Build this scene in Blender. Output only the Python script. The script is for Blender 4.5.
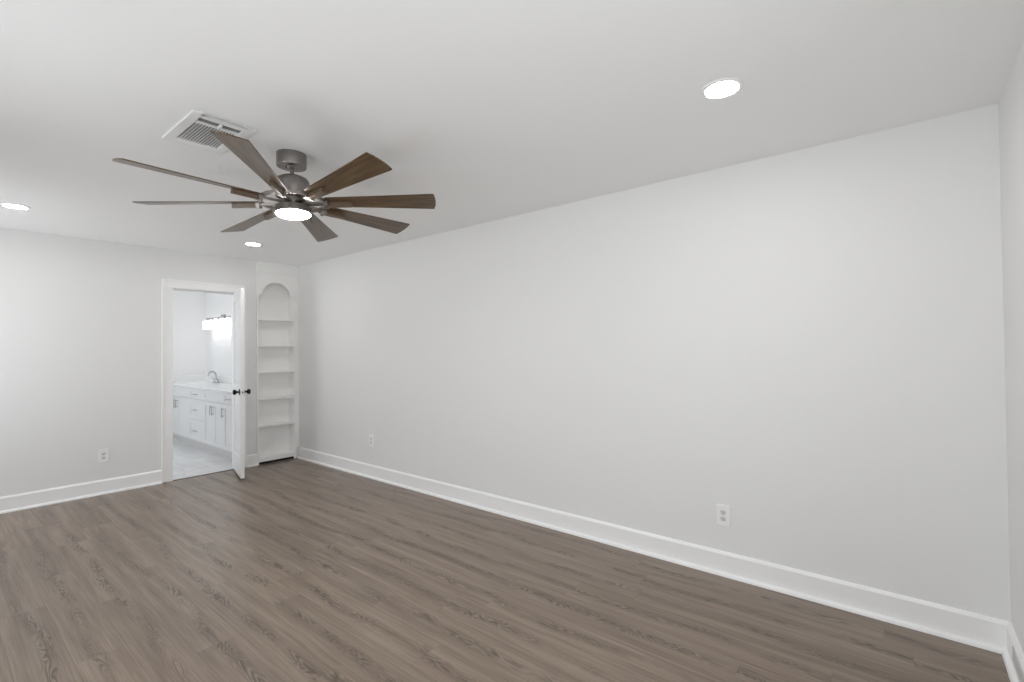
import bpy, bmesh, math, random
from mathutils import Vector, Matrix

random.seed(7)
for o in list(bpy.data.objects):
    bpy.data.objects.remove(o, do_unlink=True)
S = bpy.context.scene
COL = S.collection
PI = math.pi

# ------------------------------------------------------------------ camera
F_PX = 480.73
YAW, PITCH, ROLL = 2.2533992, 0.0148477, -0.0093596
CAM = Vector((5.9934, -3.0403, 1.3648))
d = Vector((math.cos(YAW) * math.cos(PITCH), math.sin(YAW) * math.cos(PITCH), math.sin(PITCH)))
r = d.cross(Vector((0, 0, 1))).normalized()
u = r.cross(d)
r2 = r * math.cos(ROLL) + u * math.sin(ROLL)
u2 = -r * math.sin(ROLL) + u * math.cos(ROLL)
cd = bpy.data.cameras.new('camera')
cam = bpy.data.objects.new('camera', cd)
COL.objects.link(cam)
cd.sensor_fit = 'HORIZONTAL'
cd.sensor_width = 36.0
cd.lens = F_PX / 1024 * 36.0
cd.clip_start = 0.02
cam.matrix_world = Matrix(((r2.x, u2.x, -d.x, CAM.x), (r2.y, u2.y, -d.y, CAM.y), (r2.z, u2.z, -d.z, CAM.z), (0, 0, 0, 1)))
S.camera = cam

# ------------------------------------------------------------------ light and exposure
SKY = 3.4            # daylight outside the windows
GROUND_FILL = (1.17, 1.21, 1.24)
DOWN = 80.0          # recessed lamps
FANLAMP = 95.0
VANITY = 2.2
S.view_settings.view_transform = 'Standard'
S.view_settings.look = 'None'
S.view_settings.exposure = 0.10
S.view_settings.gamma = 1.0
S.view_settings.use_curve_mapping = False
S.cycles.use_denoising = True
S.cycles.max_bounces = 16
S.cycles.diffuse_bounces = 10
S.cycles.sample_clamp_indirect = 8.0
W = bpy.data.worlds.new('daylight')
S.world = W
W.use_nodes = True
wt = W.node_tree
bg = wt.nodes['Background']
bg.inputs['Strength'].default_value = SKY
# hazy sky above; lower half brightened as added fill to lift the ceiling
wg = wt.nodes.new('ShaderNodeNewGeometry')
wsep = wt.nodes.new('ShaderNodeSeparateXYZ')
wr = wt.nodes.new('ShaderNodeValToRGB')
wmap = wt.nodes.new('ShaderNodeMapRange')
wt.links.new(wg.outputs['Incoming'], wsep.inputs[0])
wt.links.new(wsep.outputs[2], wmap.inputs['Value'])
wmap.inputs['From Min'].default_value, wmap.inputs['From Max'].default_value = 1.0, -1.0   # Incoming points back at the viewer
we = wr.color_ramp.elements
we[0].position, we[0].color = 0.47, (*GROUND_FILL, 1)
we[1].position, we[1].color = 0.53, (0.92, 0.965, 1.02, 1)
wt.links.new(wmap.outputs[0], wr.inputs['Fac'])
wt.links.new(wr.outputs['Color'], bg.inputs['Color'])

# room: x from the door wall (0) to the near end wall (L), y from the long wall (0) to the window wall (-D)
L, D, H = 6.343, 3.55, 2.44
# openings: (axis of the wall, from, to, sill height, head height)
UNSEEN_WINDOWS = [('left', 0.3, 1.45, 0.55, 2.08), ('left', 3.2, 4.2, 0.55, 2.08), ('left', 4.9, 6.1, 0.55, 2.08), ('front', -2.55, -1.95, 0.25, 2.08), ('bath', -2.45, -0.95, 0.85, 2.0)]  # unseen; sized to light the rooms, front and bath ones added for it
for (side, a, b, z0, z1) in UNSEEN_WINDOWS:                     # daylight sampling through each opening
    ld = bpy.data.lights.new('window_daylight', 'AREA')
    ld.shape = 'RECTANGLE'
    ld.size, ld.size_y = b - a, z1 - z0
    ld.cycles.is_portal = True
    lo = bpy.data.objects.new('window_daylight', ld)
    COL.objects.link(lo)
    if side == 'left':
        lo.location = ((a + b) / 2, -D - 0.14, (z0 + z1) / 2)
        lo.rotation_euler = (PI / 2, 0, 0)               # facing +y, into the room
    elif side == 'bath':
        lo.location = ((a + b) / 2, -2.45 - 0.14, (z0 + z1) / 2)
        lo.rotation_euler = (PI / 2, 0, 0)
    else:
        lo.location = (L + 0.14, (a + b) / 2, (z0 + z1) / 2)
        lo.rotation_euler = (PI / 2, 0, PI / 2)          # facing -x, into the room

# ------------------------------------------------------------------ materials
def nodes(name):
    m = bpy.data.materials.new(name)
    m.use_nodes = True
    nt = m.node_tree
    return m, nt, nt.nodes['Principled BSDF']

def N(nt, typ, **kw):
    n = nt.nodes.new(typ)
    for k, v in kw.items():
        setattr(n, k, v)
    return n

def mth(nt, op, a, b=None, c=None):
    n = nt.nodes.new('ShaderNodeMath')
    n.operation = op
    for i, v in enumerate((a, b, c)):
        if v is None:
            continue
        if isinstance(v, (int, float)):
            n.inputs[i].default_value = v
        else:
            nt.links.new(v, n.inputs[i])
    return n.outputs[0]

def comb(nt, x, y, z):
    n = nt.nodes.new('ShaderNodeCombineXYZ')
    for i, v in enumerate((x, y, z)):
        if isinstance(v, (int, float)):
            n.inputs[i].default_value = v
        else:
            nt.links.new(v, n.inputs[i])
    return n.outputs[0]

def noise(nt, vec, scale, detail=2.0, rough=0.5, dist=0.0):
    n = nt.nodes.new('ShaderNodeTexNoise')
    n.inputs['Scale'].default_value = scale
    n.inputs['Detail'].default_value = detail
    n.inputs['Roughness'].default_value = rough
    n.inputs['Distortion'].default_value = dist
    nt.links.new(vec, n.inputs['Vector'])
    return n.outputs['Fac']

def ramp(nt, fac, stops):
    n = nt.nodes.new('ShaderNodeValToRGB')
    e = n.color_ramp.elements
    while len(e) < len(stops):
        e.new(0.5)
    for i, (p, c) in enumerate(stops):
        e[i].position = p
        e[i].color = (*c, 1) if len(c) == 3 else c
    nt.links.new(fac, n.inputs['Fac'])
    return n.outputs['Color']

def mix(nt, fac, a, b, blend='MIX'):
    n = nt.nodes.new('ShaderNodeMix')
    n.data_type = 'RGBA'
    n.blend_type = blend
    for i, v in ((0, fac), (6, a), (7, b)):
        if isinstance(v, (int, float)):
            n.inputs[i].default_value = v
        elif isinstance(v, tuple):
            n.inputs[i].default_value = (*v, 1)
        else:
            nt.links.new(v, n.inputs[i])
    return n.outputs[2]

def paint(name, col, rough=0.55, bump=0.0, scale=160.0, spec=0.5, var=0.0):
    m, nt, b = nodes(name)
    b.inputs['Base Color'].default_value = (*col, 1)
    b.inputs['Roughness'].default_value = rough
    b.inputs['Specular IOR Level'].default_value = spec
    tc = N(nt, 'ShaderNodeTexCoord')
    geo = N(nt, 'ShaderNodeNewGeometry')
    if var:
        n = noise(nt, geo.outputs['Position'], 2.5, 2)
        c = ramp(nt, n, [(0.3, tuple(x * (1 - var) for x in col)), (0.7, col)])
        nt.links.new(c, b.inputs['Base Color'])
    if bump:
        n = noise(nt, geo.outputs['Position'], scale, 3, 0.55)
        bp = N(nt, 'ShaderNodeBump')
        bp.inputs['Strength'].default_value = bump
        bp.inputs['Distance'].default_value = 0.004
        nt.links.new(n, bp.inputs['Height'])
        nt.links.new(bp.outputs['Normal'], b.inputs['Normal'])
    return m

def emitter(name, col, strength):
    m, nt, b = nodes(name)
    b.inputs['Base Color'].default_value = (0.9, 0.9, 0.9, 1)
    b.inputs['Emission Color'].default_value = (*col, 1)
    b.inputs['Emission Strength'].default_value = strength
    return m

def metal(name, col, rough, brushed=False):
    m, nt, b = nodes(name)
    b.inputs['Base Color'].default_value = (*col, 1)
    b.inputs['Metallic'].default_value = 1.0
    b.inputs['Roughness'].default_value = rough
    if brushed:
        tc = N(nt, 'ShaderNodeTexCoord')
        mp = N(nt, 'ShaderNodeMapping')
        mp.inputs['Scale'].default_value = (6, 6, 500)
        nt.links.new(tc.outputs['Object'], mp.inputs['Vector'])
        n = noise(nt, mp.outputs['Vector'], 3.0, 2)
        c = ramp(nt, n, [(0.3, tuple(x * 0.85 for x in col)), (0.7, tuple(min(1, x * 1.1) for x in col))])
        nt.links.new(c, b.inputs['Base Color'])
    return m

def vinyl_planks():
    m, nt, b = nodes('grey_brown_vinyl_planks')
    PW, PL = 0.182, 1.22
    geo = N(nt, 'ShaderNodeNewGeometry')
    sep = N(nt, 'ShaderNodeSeparateXYZ')
    nt.links.new(geo.outputs['Position'], sep.inputs[0])
    x, y = sep.outputs[0], sep.outputs[1]
    yr = mth(nt, 'DIVIDE', mth(nt, 'ADD', y, 0.06), PW)
    row = mth(nt, 'FLOOR', yr)
    fy = mth(nt, 'SUBTRACT', yr, row)
    wn = N(nt, 'ShaderNodeTexWhiteNoise', noise_dimensions='1D')
    nt.links.new(row, wn.inputs['W'])
    xr = mth(nt, 'ADD', mth(nt, 'DIVIDE', x, PL), wn.outputs['Value'])
    col = mth(nt, 'FLOOR', xr)
    fx = mth(nt, 'SUBTRACT', xr, col)
    wn2 = N(nt, 'ShaderNodeTexWhiteNoise', noise_dimensions='2D')
    nt.links.new(comb(nt, row, col, 0.0), wn2.inputs['Vector'])
    pid = wn2.outputs['Value']
    zoff = mth(nt, 'MULTIPLY', pid, 37.0)
    # cathedral figure: contour rings of a stretched noise, confined to a band that wanders along the plank
    n1 = noise(nt, comb(nt, mth(nt, 'MULTIPLY', x, 2.2), mth(nt, 'MULTIPLY', y, 13.0), zoff), 1.0, 2.5, 0.5, 0.35)
    rings = mth(nt, 'SINE', mth(nt, 'MULTIPLY', n1, 120.0))
    rings = mth(nt, 'MULTIPLY_ADD', rings, 0.5, 0.5)
    wander = noise(nt, comb(nt, mth(nt, 'MULTIPLY', x, 1.5), zoff, 3.0), 1.0, 1.0)
    cen = mth(nt, 'MULTIPLY_ADD', wander, 0.9, 0.05)
    dist = mth(nt, 'ABSOLUTE', mth(nt, 'SUBTRACT', fy, cen))
    band = N(nt, 'ShaderNodeMapRange', interpolation_type='SMOOTHSTEP')
    nt.links.new(dist, band.inputs['Value'])
    for k, v in (('From Min', 0.02), ('From Max', 0.24), ('To Min', 1.0), ('To Max', 0.0)):
        band.inputs[k].default_value = v
    patch = noise(nt, comb(nt, mth(nt, 'MULTIPLY', x, 3.0), mth(nt, 'MULTIPLY', y, 5.0), zoff), 1.0, 2.0)
    pm = N(nt, 'ShaderNodeMapRange', interpolation_type='SMOOTHSTEP')
    nt.links.new(patch, pm.inputs['Value'])
    for k, v in (('From Min', 0.35), ('From Max', 0.58), ('To Min', 0.25), ('To Max', 1.0)):
        pm.inputs[k].default_value = v
    figure = mth(nt, 'MULTIPLY', mth(nt, 'MULTIPLY', rings, band.outputs[0]), pm.outputs[0])
    # long fibres and broad streaks
    fib = noise(nt, comb(nt, mth(nt, 'MULTIPLY', x, 3.5), mth(nt, 'MULTIPLY', y, 130.0), zoff), 1.0, 3.0, 0.6)
    streak = noise(nt, comb(nt, mth(nt, 'MULTIPLY', x, 1.1), mth(nt, 'MULTIPLY', y, 17.0), zoff), 1.0, 3.0, 0.55, 0.2)
    tone = mth(nt, 'ADD', mth(nt, 'MULTIPLY', streak, 0.55), mth(nt, 'MULTIPLY', fib, 0.45))
    base = ramp(nt, tone, [(0.32, (0.134, 0.096, 0.069)), (0.5, (0.212, 0.158, 0.117)), (0.68, (0.297, 0.229, 0.174))])
    c = mix(nt, mth(nt, 'MULTIPLY', figure, 1.0), base, (0.070, 0.049, 0.034))
    # plank to plank tone
    pt = mth(nt, 'MULTIPLY_ADD', pid, 0.10, 0.97)
    c = mix(nt, 1.0, c, comb(nt, pt, pt, pt), 'MULTIPLY')
    # seams
    ey = mth(nt, 'MINIMUM', fy, mth(nt, 'SUBTRACT', 1.0, fy))
    ex = mth(nt, 'MINIMUM', fx, mth(nt, 'SUBTRACT', 1.0, fx))
    sy = mth(nt, 'LESS_THAN', mth(nt, 'MULTIPLY', ey, PW), 0.0011)
    sx = mth(nt, 'MULTIPLY', mth(nt, 'LESS_THAN', mth(nt, 'MULTIPLY', ex, PL), 0.0009), 0.35)
    seam = mth(nt, 'MAXIMUM', sy, sx)
    c = mix(nt, mth(nt, 'MULTIPLY', seam, 0.55), c, (0.05, 0.038, 0.03))
    nt.links.new(c, b.inputs['Base Color'])
    rg = mth(nt, 'MULTIPLY_ADD', tone, -0.15, 0.40)
    nt.links.new(rg, b.inputs['Roughness'])
    b.inputs['Specular IOR Level'].default_value = 0.7
    bp = N(nt, 'ShaderNodeBump')
    bp.inputs['Strength'].default_value = 0.12
    bp.inputs['Distance'].default_value = 0.0015
    nt.links.new(mth(nt, 'SUBTRACT', mth(nt, 'MULTIPLY', fib, 0.5), mth(nt, 'ADD', figure, seam)), bp.inputs['Height'])
    nt.links.new(bp.outputs['Normal'], b.inputs['Normal'])
    return m

def blade_wood():
    m, nt, b = nodes('walnut_blade_veneer')
    tc = N(nt, 'ShaderNodeTexCoord')
    info = N(nt, 'ShaderNodeObjectInfo')
    sep = N(nt, 'ShaderNodeSeparateXYZ')
    nt.links.new(tc.outputs['Object'], sep.inputs[0])
    z = mth(nt, 'MULTIPLY', info.outputs['Random'], 20.0)
    n1 = noise(nt, comb(nt, mth(nt, 'MULTIPLY', sep.outputs[0], 4.0), mth(nt, 'MULTIPLY', sep.outputs[1], 70.0), z), 1.0, 3, 0.6, 0.3)
    n2 = noise(nt, comb(nt, mth(nt, 'MULTIPLY', sep.outputs[0], 6.0), mth(nt, 'MULTIPLY', sep.outputs[1], 260.0), z), 1.0, 2)
    t = mth(nt, 'ADD', mth(nt, 'MULTIPLY', n1, 0.65), mth(nt, 'MULTIPLY', n2, 0.35))
    c = ramp(nt, t, [(0.32, (0.036, 0.021, 0.010)), (0.5, (0.098, 0.060, 0.029)), (0.68, (0.180, 0.116, 0.060))])
    nt.links.new(c, b.inputs['Base Color'])
    b.inputs['Roughness'].default_value = 0.30
    b.inputs['Specular IOR Level'].default_value = 0.55
    b.inputs['Coat Weight'].default_value = 0.12
    b.inputs['Coat Roughness'].default_value = 0.22
    return m

def bath_tile():
    m, nt, b = nodes('pale_marble_tile')
    geo = N(nt, 'ShaderNodeNewGeometry')
    br = N(nt, 'ShaderNodeTexBrick')
    br.offset = 0.5
    br.inputs['Scale'].default_value = 1.0
    br.inputs['Brick Width'].default_value = 0.6
    br.inputs['Row Height'].default_value = 0.3
    br.inputs['Mortar Size'].default_value = 0.003
    br.inputs['Color1'].default_value = (0.86, 0.86, 0.85, 1)
    br.inputs['Color2'].default_value = (0.82, 0.82, 0.815, 1)
    br.inputs['Mortar'].default_value = (0.68, 0.68, 0.67, 1)
    nt.links.new(geo.outputs['Position'], br.inputs['Vector'])
    n = noise(nt, geo.outputs['Position'], 3.5, 5, 0.6, 1.2)
    v = ramp(nt, n, [(0.42, (1, 1, 1)), (0.5, (0.86, 0.86, 0.87)), (0.58, (1, 1, 1))])
    nt.links.new(mix(nt, 1.0, br.outputs['Color'], v, 'MULTIPLY'), b.inputs['Base Color'])
    b.inputs['Roughness'].default_value = 0.3
    return m

def pane_glass():
    m, nt, b = nodes('window_pane_glass')
    nt.nodes.remove(b)
    out = nt.nodes['Material Output']
    t = N(nt, 'ShaderNodeBsdfTransparent')
    g = N(nt, 'ShaderNodeBsdfGlossy')
    g.inputs['Roughness'].default_value = 0.02
    f = N(nt, 'ShaderNodeLayerWeight')                   # Schlick reflectance, the same from either side of the pane
    f.inputs['Blend'].default_value = 0.5
    fac = mth(nt, 'MULTIPLY_ADD', mth(nt, 'POWER', f.outputs['Facing'], 5.0), 0.96, 0.04)
    mx = N(nt, 'ShaderNodeMixShader')
    nt.links.new(fac, mx.inputs[0])
    nt.links.new(t.outputs[0], mx.inputs[1])
    nt.links.new(g.outputs[0], mx.inputs[2])
    nt.links.new(mx.outputs[0], out.inputs[0])
    return m

M_WALL = paint('wall_paint_warm_white', (0.825, 0.827, 0.826), 0.6, 0.10, 170, 0.3)
M_CEIL = paint('ceiling_paint_white', (0.915, 0.920, 0.922), 0.7, 0.12, 130, 0.2)
M_TRIM = paint('trim_paint_semigloss', (0.935, 0.935, 0.935), 0.32)
M_CASE = paint('bookcase_paint', (0.92, 0.92, 0.91), 0.4)
M_DOOR = paint('door_paint', (0.87, 0.87, 0.87), 0.35)
M_BATH = paint('bathroom_wall_paint', (0.86, 0.86, 0.86), 0.55, 0.06, 170, 0.3)
M_CAB = paint('vanity_paint', (0.83, 0.83, 0.83), 0.35)
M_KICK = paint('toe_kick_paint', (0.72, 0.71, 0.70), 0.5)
M_QUARTZ = paint('white_quartz', (0.88, 0.88, 0.88), 0.2)
M_PLASTIC = paint('white_plastic', (0.90, 0.90, 0.90), 0.3)
M_RECEPT = paint('receptacle_plastic', (0.72, 0.72, 0.71), 0.35)
M_VENT = paint('vent_enamel', (0.84, 0.84, 0.84), 0.35)
M_TOE_SHADE = paint('toe_gap_shade', (0.02, 0.02, 0.02), 0.9)
M_DUCT_SHADE = paint('duct_shade_grey', (0.22, 0.22, 0.22), 0.6)
M_SLOT = paint('slot_shadow_plastic', (0.16, 0.16, 0.16), 0.6)
M_GREYPATCH = paint('grey_patch', (0.64, 0.64, 0.63), 0.5)
M_FLOOR = vinyl_planks()
M_TILE = bath_tile()
M_BLADE = blade_wood()
M_NICKEL = metal('brushed_nickel', (0.27, 0.25, 0.235), 0.33, True)
M_PEWTER = metal('satin_pewter', (0.30, 0.275, 0.255), 0.36)
M_ARM = metal('bright_nickel', (0.33, 0.305, 0.285), 0.38)
M_HOLDER = paint('brown_holder_lacquer', (0.120, 0.080, 0.052), 0.3)
M_BRONZE = metal('dark_bronze', (0.035, 0.032, 0.030), 0.28)
M_CHROME = metal('chrome', (0.45, 0.45, 0.46), 0.18)
M_STEEL = metal('satin_pull', (0.50, 0.50, 0.50), 0.3)
M_STRIP = paint('transition_strip', (0.13, 0.10, 0.08), 0.45)
M_LENS = emitter('downlight_lens', (1.0, 0.975, 0.94), DOWN)
M_FANLENS = emitter('fan_lamp_lens', (1.0, 0.98, 0.95), FANLAMP)
M_SHADE = emitter('lit_glass_shade', (1.0, 0.98, 0.96), VANITY)
M_GLASS = pane_glass()

# ------------------------------------------------------------------ mesh helpers
class MB:
    def __init__(self):
        self.bm = bmesh.new()

    def box(self, x0, x1, y0, y1, z0, z1):
        v = [self.bm.verts.new(p) for p in ((x0, y0, z0), (x1, y0, z0), (x1, y1, z0), (x0, y1, z0),
                                            (x0, y0, z1), (x1, y0, z1), (x1, y1, z1), (x0, y1, z1))]
        for f in ((3, 2, 1, 0), (4, 5, 6, 7), (0, 1, 5, 4), (1, 2, 6, 5), (2, 3, 7, 6), (3, 0, 4, 7)):
            self.bm.faces.new([v[i] for i in f])
        return self

    def prism(self, poly, fn, a, b):
        """poly: list of 2D points; fn(p, t) -> 3D; extruded from t=a to t=b"""
        A = [self.bm.verts.new(fn(p, a)) for p in poly]
        B = [self.bm.verts.new(fn(p, b)) for p in poly]
        n = len(poly)
        self.bm.faces.new(A[::-1])
        self.bm.faces.new(B)
        for i in range(n):
            j = (i + 1) % n
            self.bm.faces.new((A[i], A[j], B[j], B[i]))
        return self

    def lathe(self, prof, seg=40, mat=Matrix()):
        """prof: list of (radius, z); closed to the axis where the radius is 0"""
        rings = []
        for (rr, z) in prof:
            if rr < 1e-6:
                rings.append([self.bm.verts.new(mat @ Vector((0, 0, z)))])
            else:
                rings.append([self.bm.verts.new(mat @ Vector((rr * math.cos(2 * PI * i / seg), rr * math.sin(2 * PI * i / seg), z))) for i in range(seg)])
        for a, b in zip(rings, rings[1:]):
            for i in range(seg):
                j = (i + 1) % seg
                if len(a) == 1 and len(b) == 1:
                    continue
                if len(a) == 1:
                    self.bm.faces.new((a[0], b[i], b[j]))
                elif len(b) == 1:
                    self.bm.faces.new((a[i], b[0], a[j]))
                else:
                    self.bm.faces.new((a[i], b[i], b[j], a[j]))
        return self

    def ring(self, r0, r1, z0, z1, seg=64, mat=Matrix()):
        return self.lathe([(r0, z0), (r1, z0), (r1, z1), (r0, z1), (r0, z0)], seg, mat)

    def tube(self, pts, rad, seg=12, cap=True):
        pts = [Vector(p) for p in pts]
        rads = rad if isinstance(rad, (list, tuple)) else [rad] * len(pts)
        rings, up = [], None
        for i, p in enumerate(pts):
            t = (pts[min(i + 1, len(pts) - 1)] - pts[max(i - 1, 0)]).normalized()
            if up is None:
                up = t.orthogonal().normalized()
            up = (up - t * up.dot(t)).normalized()
            w = t.cross(up)
            rings.append([self.bm.verts.new(p + (up * math.cos(2 * PI * k / seg) + w * math.sin(2 * PI * k / seg)) * rads[i]) for k in range(seg)])
        for a, b in zip(rings, rings[1:]):
            for k in range(seg):
                j = (k + 1) % seg
                self.bm.faces.new((a[k], a[j], b[j], b[k]))
        if cap:
            self.bm.faces.new(rings[0][::-1])
            self.bm.faces.new(rings[-1])
        return self

    def build(self, name, mat, parent=None, loc=(0, 0, 0), bevel=0.0, smooth=False, origin=None):
        if origin is not None:
            bmesh.ops.translate(self.bm, verts=self.bm.verts, vec=-Vector(origin))
            loc = origin
        bmesh.ops.remove_doubles(self.bm, verts=self.bm.verts, dist=1e-6)
        bmesh.ops.recalc_face_normals(self.bm, faces=self.bm.faces)
        me = bpy.data.meshes.new(name)
        self.bm.to_mesh(me)
        self.bm.free()
        me.materials.append(mat)
        if smooth:
            for p in me.polygons:
                p.use_smooth = True
            me.set_sharp_from_angle(angle=math.radians(35))
        o = bpy.data.objects.new(name, me)
        COL.objects.link(o)
        o.location = loc
        if parent:
            o.parent = parent
        if bevel:
            b = o.modifiers.new('bevel', 'BEVEL')
            b.width = bevel
            b.segments = 2
            b.limit_method = 'ANGLE'
            b.angle_limit = math.radians(40)
        return o

def thing(name, label, cat, loc, group=None, rz=0.0):
    o = bpy.data.objects.new(name, None)
    COL.objects.link(o)
    o.empty_display_size = 0.05
    o.location = loc
    o.rotation_euler.z = rz
    tag(o, label, cat, group)
    return o

def tag(o, label, cat, group=None):
    o['label'] = label
    o['category'] = cat
    if group:
        o['group'] = group
    return o

def struct(o, label, cat):
    o['kind'] = 'structure'
    o['label'] = label
    o['category'] = cat
    return o

def copy_tree(o, parent=None):
    c = o.copy()
    COL.objects.link(c)
    if parent:
        c.parent = parent
    for ch in [k for k in bpy.data.objects if k.parent == o]:
        copy_tree(ch, c)
    return c

# ------------------------------------------------------------------ the room shell
DY0, DY1, DZ = -1.355, -0.735, 2.03          # doorway to the bathroom
BY0, BY1, BZ = -0.495, -0.035, 2.30          # niche of the built-in bookcase
T = 0.12
BX, BYL, BYR = -3.0, -2.45, -0.05            # bathroom: far wall, left wall, vanity wall

m = MB().box(0, L + T, -D - T, T, -0.1, 0)
struct(m.build('floor', M_FLOOR), 'grey brown wood-look plank floor of the bedroom', 'floor')
m = MB().box(BX - T, 0, BYL - T, T, -0.1, 0)
struct(m.build('floor_bathroom', M_TILE), 'pale marble-look tile floor seen through the bathroom doorway', 'floor')
m = MB().box(-T, L + T, -D - T, T, H, H + 0.1)
struct(m.build('ceiling', M_CEIL), 'flat white bedroom ceiling', 'ceiling')
m = MB().box(BX - T, -T, BYL - T, T, H, H + 0.1)
struct(m.build('ceiling_bathroom', M_CEIL), 'white bathroom ceiling', 'ceiling')

m = MB()
m.box(-T, 0, -D - T, DY0 - 0.018, 0, H)
m.box(-T, 0, DY0 - 0.018, DY1 + 0.018, DZ + 0.018, H)
m.box(-T, 0, DY1 + 0.018, BY0, 0, H)
m.box(-T, 0, BY0, BY1, BZ, H)
m.box(-T, 0, BY1, 0, 0, H)
m.box(-T - 0.02, -T, BY0 - 0.03, BYR, 0, H)
struct(m.build('wall_back', M_WALL), 'white far wall with the bathroom doorway and bookcase niche', 'wall')
m = MB().box(-T, L + T, 0, T, 0, H)
struct(m.build('wall_right', M_WALL), 'long plain white wall running down the right side', 'wall')
def pierced(side):
    """a wall with its window openings, built from blocks around them"""
    m = MB()
    ws = sorted(w for w in UNSEEN_WINDOWS if w[0] == side)
    lo_, hi_ = {'left': (0, L), 'front': (-D - T, 0), 'bath': (BX, -T)}[side]
    def blk(p, q, z0, z1):
        if side == 'left':
            m.box(p, q, -D - T, -D, z0, z1)
        elif side == 'bath':
            m.box(p, q, BYL - T, BYL, z0, z1)
        else:
            m.box(L, L + T, p, q, z0, z1)
    xs = [lo_] + [v for w in ws for v in w[1:3]] + [hi_]
    for i in range(0, len(xs), 2):
        blk(xs[i], xs[i + 1], 0, H)
    for (_, a, b, z0, z1) in ws:
        blk(a, b, 0, z0)
        blk(a, b, z1, H)
    return m
struct(pierced('front').build('wall_front', M_WALL), 'short white end wall at the right edge of the view', 'wall')
struct(pierced('left').build('wall_left', M_WALL), 'white window wall opposite the long wall', 'wall')

for i, (side, a, b, z0, z1) in enumerate(UNSEEN_WINDOWS):
    w = b - a
    f = MB()
    zm_ = (z0 + z1) / 2
    bars = [(0, 0.05, z0, z1), (w - 0.05, w, z0, z1), (0.05, w - 0.05, z0, z0 + 0.05), (0.05, w - 0.05, z1 - 0.05, z1)]
    bars.append((0.05, w - 0.05, zm_ - 0.02, zm_ + 0.02) if side != 'front' else (0.05, w - 0.05, z0 + 0.55, z0 + 0.59))
    for (p, q, s, t) in bars:
        f.box(p, q, -0.09, -0.04, s, t)
    lab = ('unseen white sash window in the wall opposite the long wall, sized for its light', 'window') if side == 'left' else ('narrow tall window added for daylight in the end wall behind the viewpoint', 'window')
    if side == 'bath':
        lab = ('unseen white sash window added in the wall opposite the vanity to brighten the bathroom', 'window')
    fo = struct(f.build('window_%d' % (i + 1), M_TRIM, bevel=0.003), *lab)
    fo.location = {'left': (a, -D, 0), 'front': (L, a, 0), 'bath': (a, BYL, 0)}[side]
    fo.rotation_euler.z = PI / 2 if side == 'front' else 0
    MB().box(0.05, w - 0.05, -0.07, -0.066, z0 + 0.05, z1 - 0.05).build('pane', M_GLASS, fo)
    if side != 'front':
        MB().box(-0.04, w + 0.04, 0, 0.06, z0 - 0.025, z0).build('window_sill', M_TRIM, fo, bevel=0.004)

# bathroom shell
m = MB().box(BX - T, BX, BYL - T, BYR + T, 0, H)
struct(m.build('wall_bathroom_back', M_BATH), 'bright white far wall of the bathroom', 'wall')
m = MB().box(BX, -T - 0.02, BYR, BYR + 0.05, 0, H)
struct(m.build('wall_bathroom_right', M_BATH), 'white bathroom wall behind the vanity', 'wall')
struct(pierced('bath').build('wall_bathroom_left', M_BATH), 'white bathroom wall opposite the vanity', 'wall')

# baseboards with shoe moulding
BH = 0.137
PROF = [(0, 0), (0.036, 0), (0.035, 0.008), (0.031, 0.015), (0.024, 0.019), (0.016, 0.021), (0.016, BH - 0.014), (0.007, BH), (0, BH)]
CW, CT = 0.105, 0.018                       # casing
m = MB().prism(PROF, lambda p, t: (t, -p[0], p[1]), 0.036, L - 0.001)
struct(m.build('baseboard_right', M_TRIM), 'tall white baseboard along the long wall', 'baseboard')
m = MB().prism(PROF, lambda p, t: (L - p[0], t, p[1]), -D, -0.0005)
struct(m.build('baseboard_front', M_TRIM), 'white baseboard of the short end wall at the right edge', 'baseboard')
m = MB().prism(PROF, lambda p, t: (p[0], t, p[1]), -D, DY0 - CW)
struct(m.build('baseboard_back', M_TRIM), 'white baseboard left of the bathroom doorway', 'baseboard')
m = MB().prism(PROF, lambda p, t: (p[0], t, p[1]), DY1 + CW, BY0 - 0.016)
struct(m.build('baseboard_back_short', M_TRIM), 'short white baseboard between the open door and the bookcase', 'baseboard')
m = MB().prism(PROF, lambda p, t: (t, -D + p[0], p[1]), 0.036, L - 0.036)
struct(m.build('baseboard_left', M_TRIM), 'white baseboard under the windows', 'baseboard')

# doorway: casing with back band, jamb and stops, transition strip
m = MB()
zt = DZ + CW * 0.9
for s, yj in ((-1, DY0), (1, DY1)):
    yi, yo = yj + s * 0.006, yj + s * CW
    m.box(0, CT * 0.72, min(yi, yo - s * 0.022), max(yi, yo - s * 0.022), 0, DZ + 0.006)
    m.box(0, CT * 1.2, min(yo - s * 0.022, yo), max(yo - s * 0.022, yo), 0, zt)
m.box(0, CT * 0.72, DY0 - CW + 0.022, DY1 + CW - 0.022, DZ + 0.006, zt - 0.022)
m.box(0, CT * 1.2, DY0 - CW + 0.022, DY1 + CW - 0.022, zt - 0.022, zt)
struct(m.build('trim_1', M_TRIM, bevel=0.003), 'white casing around the bathroom doorway', 'door trim')
m = MB()
m.box(-T, 0, DY0 - 0.018, DY0, 0, DZ)
m.box(-T, 0, DY1, DY1 + 0.018, 0, DZ)
m.box(-T, 0, DY0 - 0.018, DY1 + 0.018, DZ, DZ + 0.018)
m.box(-0.075, -0.04, DY0, DY0 + 0.011, 0, DZ - 0.011)
m.box(-0.075, -0.04, DY1 - 0.011, DY1, 0, DZ - 0.011)
m.box(-0.075, -0.04, DY0, DY1, DZ - 0.011, DZ)
struct(m.build('trim_2', M_TRIM, bevel=0.0015), 'white jamb lining the bathroom doorway', 'door jamb')
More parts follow.
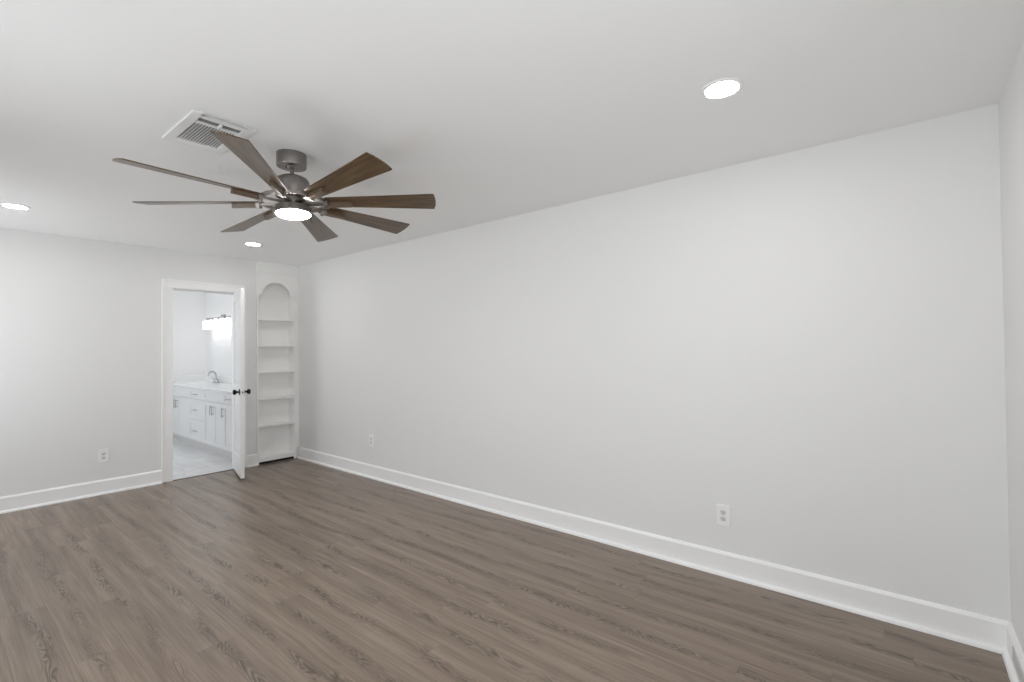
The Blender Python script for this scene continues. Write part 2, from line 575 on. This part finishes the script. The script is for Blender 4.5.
m = MB().prism([(-0.022, 0), (0.02, 0), (0.012, 0.005), (-0.014, 0.005)], lambda p, t: (p[0], t, p[1]), DY0, DY1)
struct(m.build('trim_3', M_STRIP), 'thin dark strip where plank floor meets bathroom tile', 'threshold')

# ------------------------------------------------------------------ the open door
DW, DH, DT = 0.605, 2.003, 0.035
def panel_door():
    m = MB()
    st, top, lock0, lock1, bot = 0.105, 0.115, 0.80, 0.955, 0.20
    z0, z1 = 0.0, DH
    m.box(0, st, 0, DT, z0, z1)
    m.box(DW - st, DW, 0, DT, z0, z1)
    for a, b in ((z0, bot), (lock0, lock1), (z1 - top, z1)):
        m.box(st, DW - st, 0, DT, a, b)
    for a, b in ((bot, lock0), (lock1, z1 - top)):
        m.box(st, DW - st, 0.011, DT - 0.011, a, b)
        # raised field with sloping margins on both faces
        for ys, yf in ((0.011, 0.003), (DT - 0.011, DT - 0.003)):
            q = 0.022
            o_ = [(st + q, a + q), (DW - st - q, a + q), (DW - st - q, b - q), (st + q, b - q)]
            q2 = 0.052
            i_ = [(st + q2, a + q2), (DW - st - q2, a + q2), (DW - st - q2, b - q2), (st + q2, b - q2)]
            A = [m.bm.verts.new((x, ys, z)) for x, z in o_]
            B = [m.bm.verts.new((x, yf, z)) for x, z in i_]
            m.bm.faces.new(B)
            m.bm.faces.new(A)
            for k in range(4):
                j = (k + 1) % 4
                m.bm.faces.new((A[k], A[j], B[j], B[k]))
    return m
door = panel_door().build('door_1', M_DOOR)
door.location = (0.012, DY1 - 0.001, 0.024)
DA = math.radians(-14.2)
# the leaf hangs from its right face: local y runs from the bathroom face (0) to the other face (DT)
door.matrix_world = Matrix.Translation(door.location) @ Matrix.Rotation(DA, 4, 'Z') @ Matrix.Translation((0, -DT, 0))
struct(door, 'white two-panel door standing open into the bedroom', 'door')
KX, KZ = DW - 0.062, 0.903
for s in (-1, 1):
    base = Matrix.Translation((KX, 0 if s < 0 else DT, KZ)) @ Matrix.Rotation(PI / 2 if s < 0 else -PI / 2, 4, 'X')
    k = MB().lathe([(0.0, 0.010), (0.011, 0.010), (0.010, 0.026), (0.016, 0.032), (0.0265, 0.040), (0.029, 0.050), (0.0265, 0.060), (0.016, 0.066), (0.0, 0.067)], 28, base)
    ko = k.build('door_knob', M_BRONZE, door, smooth=True)
    ko['label'] = 'dark bronze round knob'
    MB().lathe([(0.0, 0.0), (0.033, 0.0), (0.033, 0.004), (0.029, 0.009), (0.012, 0.011), (0.0, 0.011)], 28, base).build('rosette', M_BRONZE, ko, smooth=True)
lp = MB().box(DW, DW + 0.0015, 0.005, DT - 0.005, KZ - 0.028, KZ + 0.028).build('latch_plate', M_PLASTIC, door)
MB().box(DW, DW + 0.010, DT / 2 - 0.006, DT / 2 + 0.006, KZ - 0.008, KZ + 0.008).build('latch_bolt', M_BRONZE, lp)
for z in (0.18, 1.0, 1.82):
    MB().tube([(-0.004, DT + 0.004, z - 0.045), (-0.004, DT + 0.004, z + 0.045)], 0.006, 10).build('hinge', M_BRONZE, door, smooth=True)

# ------------------------------------------------------------------ built-in bookcase
FX = 0.02
bc = thing('built_in_bookcase', 'white built-in bookcase with scalloped arch top in the far corner', 'bookcase', (0, -0.265, 0))
OX, OY = 0.0, -0.265
def bpart(m, name, mat=M_CASE, bevel=0.0, parent=None, smooth=False):
    bmesh.ops.translate(m.bm, verts=m.bm.verts, vec=(-OX, -OY, 0))
    return m.build(name, mat, parent or bc, bevel=bevel, smooth=smooth)
IY0, IY1, BKX = -0.490, -0.063, -0.116
bpart(MB().box(BKX - 0.003, BKX, IY0, IY1, 0.02, BZ - 0.005), 'back_panel')
bpart(MB().box(BKX - 0.003, FX - 0.018, IY0 - 0.004, IY0, 0.02, BZ - 0.005), 'side_panel')
bpart(MB().box(BKX - 0.003, FX - 0.018, IY1, IY1 + 0.02, 0.02, BZ - 0.005), 'side_panel')
bpart(MB().box(FX - 0.018, FX, -0.511, IY0, 0.0, 2.30), 'stile', bevel=0.001)
m = MB().box(FX - 0.018, FX, IY1, -0.0365, 0.0, 2.30)
m.box(FX - 0.018, FX, -0.0365, -0.0005, 0.14, 2.30)
bpart(m, 'stile', bevel=0.001)
# scalloped header board cut to a round arch with square ears
YA, YB, ZN, ZS, ZT = -0.445, -0.110, 2.042, 2.05, 2.199
yc, ra = (YA + YB) / 2, (YB - YA) / 2
arch = [(yc - ra * math.cos(PI * i / 28), ZS + (ZT - ZS) * math.sin(PI * i / 28)) for i in range(29)]
poly = [(IY0, 2.30), (IY0, ZN), (YA, ZN)] + arch + [(YB, ZN), (IY1, ZN), (IY1, 2.30)]
bpart(MB().prism(poly, lambda p, t: (t, p[0], p[1]), FX - 0.018, FX), 'arched_header')
cp = [(FX - 0.018, 2.298), (FX + 0.010, 2.298), (FX + 0.010, 2.306), (FX + 0.006, 2.312), (FX + 0.006, H - 0.001), (FX - 0.018, H - 0.001)]
bpart(MB().prism(cp, lambda p, t: (p[0], t, p[1]), -0.513, -0.0005), 'cornice', bevel=0.0)
for z in (1.741, 1.422, 1.100, 0.780, 0.453):
    m = MB().box(BKX, FX - 0.018, IY0, IY1, z - 0.011, z + 0.011)
    m.box(FX - 0.018, FX + 0.006, IY0 - 0.012, IY1 + 0.008, z - 0.011, z + 0.011)
    bpart(m, 'shelf', bevel=0.0015)
bpart(MB().box(BKX, FX - 0.018, IY0, IY1, 0.062, 0.080), 'bottom_board')
bpart(MB().box(FX - 0.018, FX, IY0, IY1, 0.030, 0.080), 'bottom_rail', bevel=0.001)
k = bpart(MB().box(-0.012, -0.004, IY0 - 0.004, IY1 + 0.03, 0.0, 0.0295), 'toe_shade_board', M_TOE_SHADE)  # black board paints in the shade of the toe gap
k['label'] = 'black board painting the shade of the toe space under the bottom rail'

# ------------------------------------------------------------------ ceiling fan
FCX, FCY = 3.403, -1.760
fan = thing('ceiling_fan', 'brushed nickel ceiling fan with eight walnut blades and lit lamp', 'ceiling fan', (FCX, FCY, H))
MB().lathe([(0, 0), (0.0770, 0), (0.0770, -0.064), (0.0745, -0.070), (0.030, -0.070), (0.028, -0.045), (0, -0.045)], 48).build('canopy', M_NICKEL, fan, smooth=True)
TILT = -0.052
PIV = Vector((0, 0, -0.045))
TM = Matrix.Translation(PIV + Vector((0.008, -0.003, 0))) @ Matrix.Rotation(TILT, 4, 'Y')     # everything below the ball joint hangs a little askew
def fpart(m, name, mat, smooth=True, parent=None, M=Matrix(), bevel=0.0):
    o = m.build(name, mat, parent or fan, smooth=smooth, bevel=bevel)
    if parent is None:
        o.matrix_local = TM @ M
    return o
# local z below: distance under the pivot (pivot at z = 2.395)
ZB = 2.169 - 2.395
m = MB().tube([(0, 0, 0.0), (0, 0, -0.105)], 0.0110, 20)
fpart(m, 'downrod', M_PEWTER)
m = MB().lathe([(0.0, -0.012), (0.013, -0.012), (0.027, -0.022), (0.020, -0.036), (0.013, -0.04), (0, -0.04)], 24)
fpart(m, 'ball_joint', M_PEWTER)
zm = 2.395
m = MB().lathe([(0, 2.309 - zm), (0.040, 2.309 - zm), (0.064, 2.306 - zm), (0.080, 2.297 - zm), (0.088, 2.283 - zm), (0.089, 2.272 - zm), (0.089, 2.206 - zm), (0.085, 2.200 - zm), (0, 2.200 - zm)], 48)
fpart(m, 'motor_housing', M_NICKEL)
m = MB().lathe([(0, 2.196 - zm), (0.045, 2.196 - zm), (0.045, 2.130 - zm), (0, 2.130 - zm)], 32)
fpart(m, 'hub', M_PEWTER)
m = MB().ring(0.157, 0.172, ZB - 0.006, ZB + 0.012, 72)
fpart(m, 'support_ring', M_ARM, bevel=0.002)
m = MB().lathe([(0, 2.147 - zm), (0.085, 2.147 - zm), (0.0900, 2.144 - zm), (0.0905, 2.140 - zm), (0.0905, 2.109 - zm), (0.0885, 2.107 - zm), (0, 2.107 - zm)], 56)
lk = fpart(m, 'light_kit', M_NICKEL)
m = MB().lathe([(0, 2.1068 - zm), (0.0875, 2.1068 - zm), (0.0875, 2.1035 - zm), (0.082, 2.0985 - zm), (0.055, 2.0955 - zm), (0, 2.0945 - zm)], 56)
ln = fpart(m, 'lamp_lens', M_FANLENS, parent=lk)
ln['label'] = 'glowing white round diffuser'
PTCH, A0, RT, WT, WR, RR = -0.245, 0.025, 0.765, 0.146, 0.082, 0.172
def blade_mesh():
    m = MB()
    th = 0.0055
    half = [(RR, WR / 2), (RR + 0.02, WR / 2 + 0.003), (0.45, (WR + (WT - WR) * (0.45 - RR) / (RT - RR)) / 2), (RT - 0.008, WT / 2), (RT - 0.003, WT / 2 - 0.004), (RT + 0.004, WT / 4), (RT + 0.006, 0.006)]
    poly = half + [(x, -y) for x, y in half[::-1]]
    m.prism(poly, lambda p, t: (p[0], p[1], t), 0, th)
    return m
def trapezoid(m, x0, x1, w0, w1, z0, z1):
    P = [(x0, -w0 / 2), (x1, -w1 / 2), (x1, w1 / 2), (x0, w0 / 2)]
    return m.prism(P, lambda p, t: (p[0], p[1], t), z0, z1)
def arm_mesh():
    # the bar that runs from the hub out under the ring to the holder
    m = trapezoid(MB(), 0.045, 0.19, 0.026, 0.028, -0.014, -0.001)
    m.box(0.168, 0.188, -0.022, 0.022, -0.028, 0.007)
    return m
def holder_mesh():
    return trapezoid(MB(), 0.1881, 0.312, 0.030, 0.024, -0.026, 0.0)
blade0 = arm0 = hold0 = None
for kk in range(8):
    Mb = Matrix.Translation((0, 0, ZB)) @ Matrix.Rotation(A0 + kk * PI / 4, 4, 'Z') @ Matrix.Rotation(PTCH, 4, 'X')
    if kk == 0:
        blade0 = fpart(blade_mesh(), 'blade', M_BLADE, smooth=False, M=Mb, bevel=0.0012)
        arm0 = fpart(arm_mesh(), 'blade_arm', M_ARM, smooth=False, M=Mb, bevel=0.0012)
        hold0 = fpart(holder_mesh(), 'blade_holder', M_HOLDER, smooth=False, M=Mb, bevel=0.003)
    else:
        for src in (blade0, arm0, hold0):
            c = src.copy()
            COL.objects.link(c)
            c.parent = fan
            c.matrix_local = TM @ Mb

# ------------------------------------------------------------------ recessed lights
def recessed(x, y, label, group=None):
    t = thing('recessed_light', label, 'ceiling light', (x, y, H), group)
    MB().lathe([(0.064, 0), (0.083, 0), (0.081, -0.0035), (0.068, -0.006), (0.064, -0.004), (0.064, 0)], 48).build('trim_ring', M_PLASTIC, t, smooth=True)
    MB().lathe([(0, 0), (0.0645, 0), (0.0645, -0.0045), (0, -0.0052)], 48).build('diffuser', M_LENS, t, smooth=True)
    return t
rl = recessed(5.424, -0.936, 'large bright round ceiling light high above the long wall, right of the fan', 'recessed ceiling lights')
for (x, y, lab) in ((0.960, -2.609, 'round ceiling light at the left edge above the outlet wall'),
                    (0.924, -0.930, 'small round ceiling light below the fan near the bookcase corner'),
                    (5.424, -2.609, 'round ceiling light above and behind the viewpoint, outside the view')):
    c = copy_tree(rl)
    c.location = (x, y, H)
    c['label'] = lab

# ------------------------------------------------------------------ ceiling register
VX0, VX1, VY0, VY1 = 3.131, 3.567, -2.286, -2.014
vx, vy = (VX0 + VX1) / 2, (VY0 + VY1) / 2
hx, hy = (VX1 - VX0) / 2, (VY1 - VY0) / 2
vent = thing('air_vent', 'white louvered air register in the ceiling beside the fan', 'vent', (vx, vy, H))
m = MB()
b_ = 0.042
for (x0, x1, y0, y1) in ((-hx, hx, -hy, -hy + b_), (-hx, hx, hy - b_, hy), (-hx, -hx + b_ + 0.024, -hy + b_, hy - b_), (hx - b_ - 0.008, hx, -hy + b_, hy - b_)):
    m.box(x0, x1, y0, y1, -0.011, 0)
m.build('frame', M_VENT, vent, bevel=0.005)
lx0, lx1 = -hx + b_ + 0.024, hx - b_ - 0.008
ly0, ly1 = -hy + b_, hy - b_
sx = lx1 - 0.052
MB().box(sx - 0.012, sx, ly0, ly1, -0.010, -0.001).build('divider_bar', M_VENT, vent)
m = MB()
ns = 15
for i in range(ns):
    yy = ly0 + (i + 0.5) * (ly1 - ly0) / ns
    P = [(yy - 0.0062, -0.0075), (yy - 0.0052, -0.0085), (yy + 0.0058, -0.0020), (yy + 0.0050, -0.0010)]
    m.prism(P, lambda p, t: (t, p[0], p[1]), lx0, sx - 0.012)
m.build('louver', M_VENT, vent)
bk = MB().box(lx0, lx1, ly0, ly1, -0.0009, -0.0002).build('duct_shade_sheet', M_DUCT_SHADE, vent)  # grey sheet stands in for the shade inside the duct
bk['label'] = 'dark sheet painting the shade behind the slats'
MB().box(sx + 0.002, sx + 0.050, -0.004, 0.004, -0.018, -0.002).build('damper_lever', M_VENT, vent, bevel=0.002)

# ------------------------------------------------------------------ outlets
def outlet(loc, rz, label):
    """built facing -y, on the wall plane y = 0"""
    t = thing('wall_outlet', label, 'outlet', loc, 'wall outlets', rz)
    w, h = 0.079, 0.124
    p = MB().box(-w / 2, w / 2, -0.009, 0, -h / 2, h / 2).build('cover_plate', M_PLASTIC, t, bevel=0.002)
    for s in (1, -1):
        zc = s * 0.0195
        pts = []
        for i in range(24):
            a = 2 * PI * i / 24
            pts.append((0.0172 * math.cos(a), max(-0.0125, min(0.0125, 0.0172 * math.sin(a))) + zc))
        rc = MB().prism(pts, lambda q, tt: (q[0], tt, q[1]), -0.0105, -0.006).build('receptacle', M_RECEPT, t)
        sl = MB()
        sl.box(-0.0080, -0.0050, -0.0109, -0.0095, zc - 0.001, zc + 0.008)
        sl.box(0.0050, 0.0080, -0.0109, -0.0095, zc - 0.001, zc + 0.007)
        sl.lathe([(0, 0.0095), (0.0036, 0.0095), (0.0036, 0.0109), (0, 0.0109)], 12, Matrix.Translation((0, 0, zc - 0.0070)) @ Matrix.Rotation(PI / 2, 4, 'X'))
        so = sl.build('slot', M_SLOT, rc)
        so['label'] = 'dark socket slots'
    MB().lathe([(0, 0.008), (0.003, 0.008), (0.003, 0.0098), (0, 0.010)], 12, Matrix.Rotation(PI / 2, 4, 'X')).build('screw', M_STEEL, t)
    return t
ot = outlet((5.143, 0, 0.352), 0, 'white outlet on the long wall nearest the viewer')
for loc, rz, lab in (((1.581, 0, 0.395), 0, 'faint white outlet on the long wall near the bookcase'),
                     ((0, -1.925, 0.365), PI / 2, 'white outlet on the wall left of the bathroom doorway')):
    c = copy_tree(ot)
    c.location = loc
    c.rotation_euler.z = rz
    c['label'] = lab

# thin grey rectangle, slightly raised, low on the end wall's baseboard
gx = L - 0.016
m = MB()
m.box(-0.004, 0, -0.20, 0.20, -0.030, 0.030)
g = tag(m.build('baseboard_patch', M_GREYPATCH, loc=(gx, -0.385, 0.085), bevel=0.002), 'flat grey rectangle on the baseboard at the lower right corner', 'plate')

# ------------------------------------------------------------------ bathroom: vanity
VF, VB = -0.62, BYR - 0.001                 # front face, back
VXL, VXR = BX + 0.001, -0.32
CTZ = 0.866
van = thing('bathroom_vanity', 'long white shaker vanity cabinet seen through the doorway', 'vanity', ((VXL + VXR) / 2, (VF + VB) / 2, 0))
vo = Vector(((VXL + VXR) / 2, (VF + VB) / 2, 0))
def vpart(m, name, mat=M_CAB, bevel=0.0, parent=None, smooth=False):
    bmesh.ops.translate(m.bm, verts=m.bm.verts, vec=-vo)
    return m.build(name, mat, parent or van, bevel=bevel, smooth=smooth)
vpart(MB().box(VXL, VXR, VF + 0.020, VB, 0.115, 0.838), 'carcass')
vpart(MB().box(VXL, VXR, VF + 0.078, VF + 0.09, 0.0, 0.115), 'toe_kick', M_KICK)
def shaker(x0, x1, z0, z1, rail=0.055):
    m = MB()
    g_ = 0.0018
    x0, x1, z0, z1 = x0 + g_, x1 - g_, z0 + g_, z1 - g_
    rl_ = min(rail, (z1 - z0) * 0.27)
    m.box(x0, x0 + rail, VF, VF + 0.019, z0, z1)
    m.box(x1 - rail, x1, VF, VF + 0.019, z0, z1)
    m.box(x0 + rail, x1 - rail, VF, VF + 0.019, z0, z0 + rl_)
    m.box(x0 + rail, x1 - rail, VF, VF + 0.019, z1 - rl_, z1)
    m.box(x0 + rail, x1 - rail, VF + 0.009, VF + 0.019, z0 + rl_, z1 - rl_)
    return m
def pull(x, z, ln, vertical, parent):
    y = VF - 0.030
    m = MB()
    if vertical:
        m.tube([(x, y, z - ln / 2), (x, y, z + ln / 2)], 0.0055, 10)
        for s in (-1, 1):
            m.tube([(x, y, z + s * ln * 0.36), (x, VF + 0.001, z + s * ln * 0.36)], 0.0045, 8)
    else:
        m.tube([(x - ln / 2, y, z), (x + ln / 2, y, z)], 0.0055, 10)
        for s in (-1, 1):
            m.tube([(x + s * ln * 0.36, y, z), (x + s * ln * 0.36, VF + 0.001, z)], 0.0045, 8)
    o = vpart(m, 'pull_handle', M_STEEL, parent=parent, smooth=True)
    o['label'] = 'satin metal bar pull'
ZT0, ZT1, ZD0 = 0.695, 0.832, 0.118
vpart(shaker(-2.93, -1.93, ZT0, ZT1, 0.05), 'false_front', bevel=0.001)
dr = vpart(shaker(-1.93, -1.36, ZT0, ZT1, 0.05), 'drawer', bevel=0.001)
pull(-1.645, 0.762, 0.13, False, dr)
vpart(shaker(-1.36, -0.70, ZT0, ZT1, 0.05), 'false_front', bevel=0.001)
dr = vpart(shaker(-0.70, -0.325, ZT0, ZT1, 0.05), 'drawer', bevel=0.001)
pull(-0.51, 0.762, 0.13, False, dr)
for z0, z1 in ((0.41, 0.693), (ZD0, 0.408)):
    dr = vpart(shaker(-1.93, -1.36, z0, z1), 'drawer', bevel=0.001)
    pull(-1.645, (z0 + z1) / 2 - 0.005, 0.13, False, dr)
for x0, x1, px_ in ((-2.93, -2.43, -2.462), (-2.43, -1.93, -2.398), (-1.36, -1.03, -1.062), (-1.03, -0.70, -0.998), (-0.70, -0.325, -0.668)):
    do = vpart(shaker(x0, x1, ZD0, 0.693), 'cabinet_door', bevel=0.001)
    pull(px_, 0.585, 0.125, True, do)

ct = tag(MB().box(VXL, VXR + 0.015, VF - 0.025, VB, 0.8385, CTZ).build('countertop', M_QUARTZ, origin=((VXL + VXR) / 2, (VF + VB) / 2, 0.8385), bevel=0.002),
         'white quartz countertop on the bathroom vanity', 'countertop')
m = MB().box(VXL, VXR + 0.015, VB - 0.02, VB, CTZ, CTZ + 0.10)
bmesh.ops.translate(m.bm, verts=m.bm.verts, vec=-Vector(((VXL + VXR) / 2, (VF + VB) / 2, 0.8385)))
m.build('backsplash', M_QUARTZ, ct, bevel=0.0015)
m = MB().box(VXL, VXL + 0.018, VF - 0.005, VB - 0.02, CTZ, CTZ + 0.10)
bmesh.ops.translate(m.bm, verts=m.bm.verts, vec=-Vector(((VXL + VXR) / 2, (VF + VB) / 2, 0.8385)))
m.build('side_splash', M_QUARTZ, ct, bevel=0.0015)

# faucet
fx_, fy_ = -2.33, BYR - 0.085
fc = thing('bathroom_faucet', 'chrome gooseneck faucet with two handles on the vanity countertop', 'faucet', (fx_, fy_, CTZ))
MB().box(-0.085, 0.085, -0.026, 0.026, 0.0005, 0.012).build('base_plate', M_CHROME, fc, bevel=0.005)
path = [(0, 0, 0.010), (0, 0, 0.120)]
for i in range(1, 13):
    a = PI * i / 12 * 1.05
    path.append((0, -0.052 + 0.052 * math.cos(a), 0.120 + 0.058 * math.sin(a)))
MB().tube(path, [0.017, 0.0135] + [0.012] * 12, 14).build('spout', M_CHROME, fc, smooth=True)
for s in (-1, 1):
    h = MB().lathe([(0, 0.012), (0.019, 0.012), (0.017, 0.045), (0.014, 0.062), (0, 0.065)], 20, Matrix.Translation((s * 0.062, 0, 0))).build('handle', M_CHROME, fc, smooth=True)
    MB().tube([(s * 0.062, 0, 0.058), (s * 0.105, -0.024, 0.072)], [0.009, 0.006], 10).build('lever', M_CHROME, h, smooth=True)

# vanity light bar
lx_ = -2.24
vl = thing('vanity_light', 'chrome vanity light bar with white glass shades on the bathroom wall', 'wall light', (lx_, BYR, 1.878))
MB().box(-0.075, 0.075, -0.022, 0, -0.055, 0.055).build('back_plate', M_CHROME, vl, bevel=0.004)
MB().tube([(-0.44, -0.075, 0.0), (0.44, -0.075, 0.0)], 0.013, 12).build('cross_bar', M_CHROME, vl, smooth=True)
MB().tube([(0, -0.02, 0.012), (0, -0.076, 0.0)], 0.010, 12).build('bracket_arm', M_CHROME, vl, smooth=True)
for i in range(4):
    x = -0.36 + 0.24 * i
    MB().tube([(x, -0.076, 0.0), (x, -0.118, 0.0), (x, -0.118, -0.035)], [0.008, 0.010, 0.018], 12).build('shade_holder', M_CHROME, vl, smooth=True)
    s_ = MB().lathe([(0, -0.030), (0.030, -0.032), (0.052, -0.042), (0.058, -0.060), (0.060, -0.165), (0.056, -0.165), (0.054, -0.062), (0, -0.045)], 28, Matrix.Translation((x, -0.118, 0))).build('glass_shade', M_SHADE, vl, smooth=True)
    s_['label'] = 'glowing white glass shade'
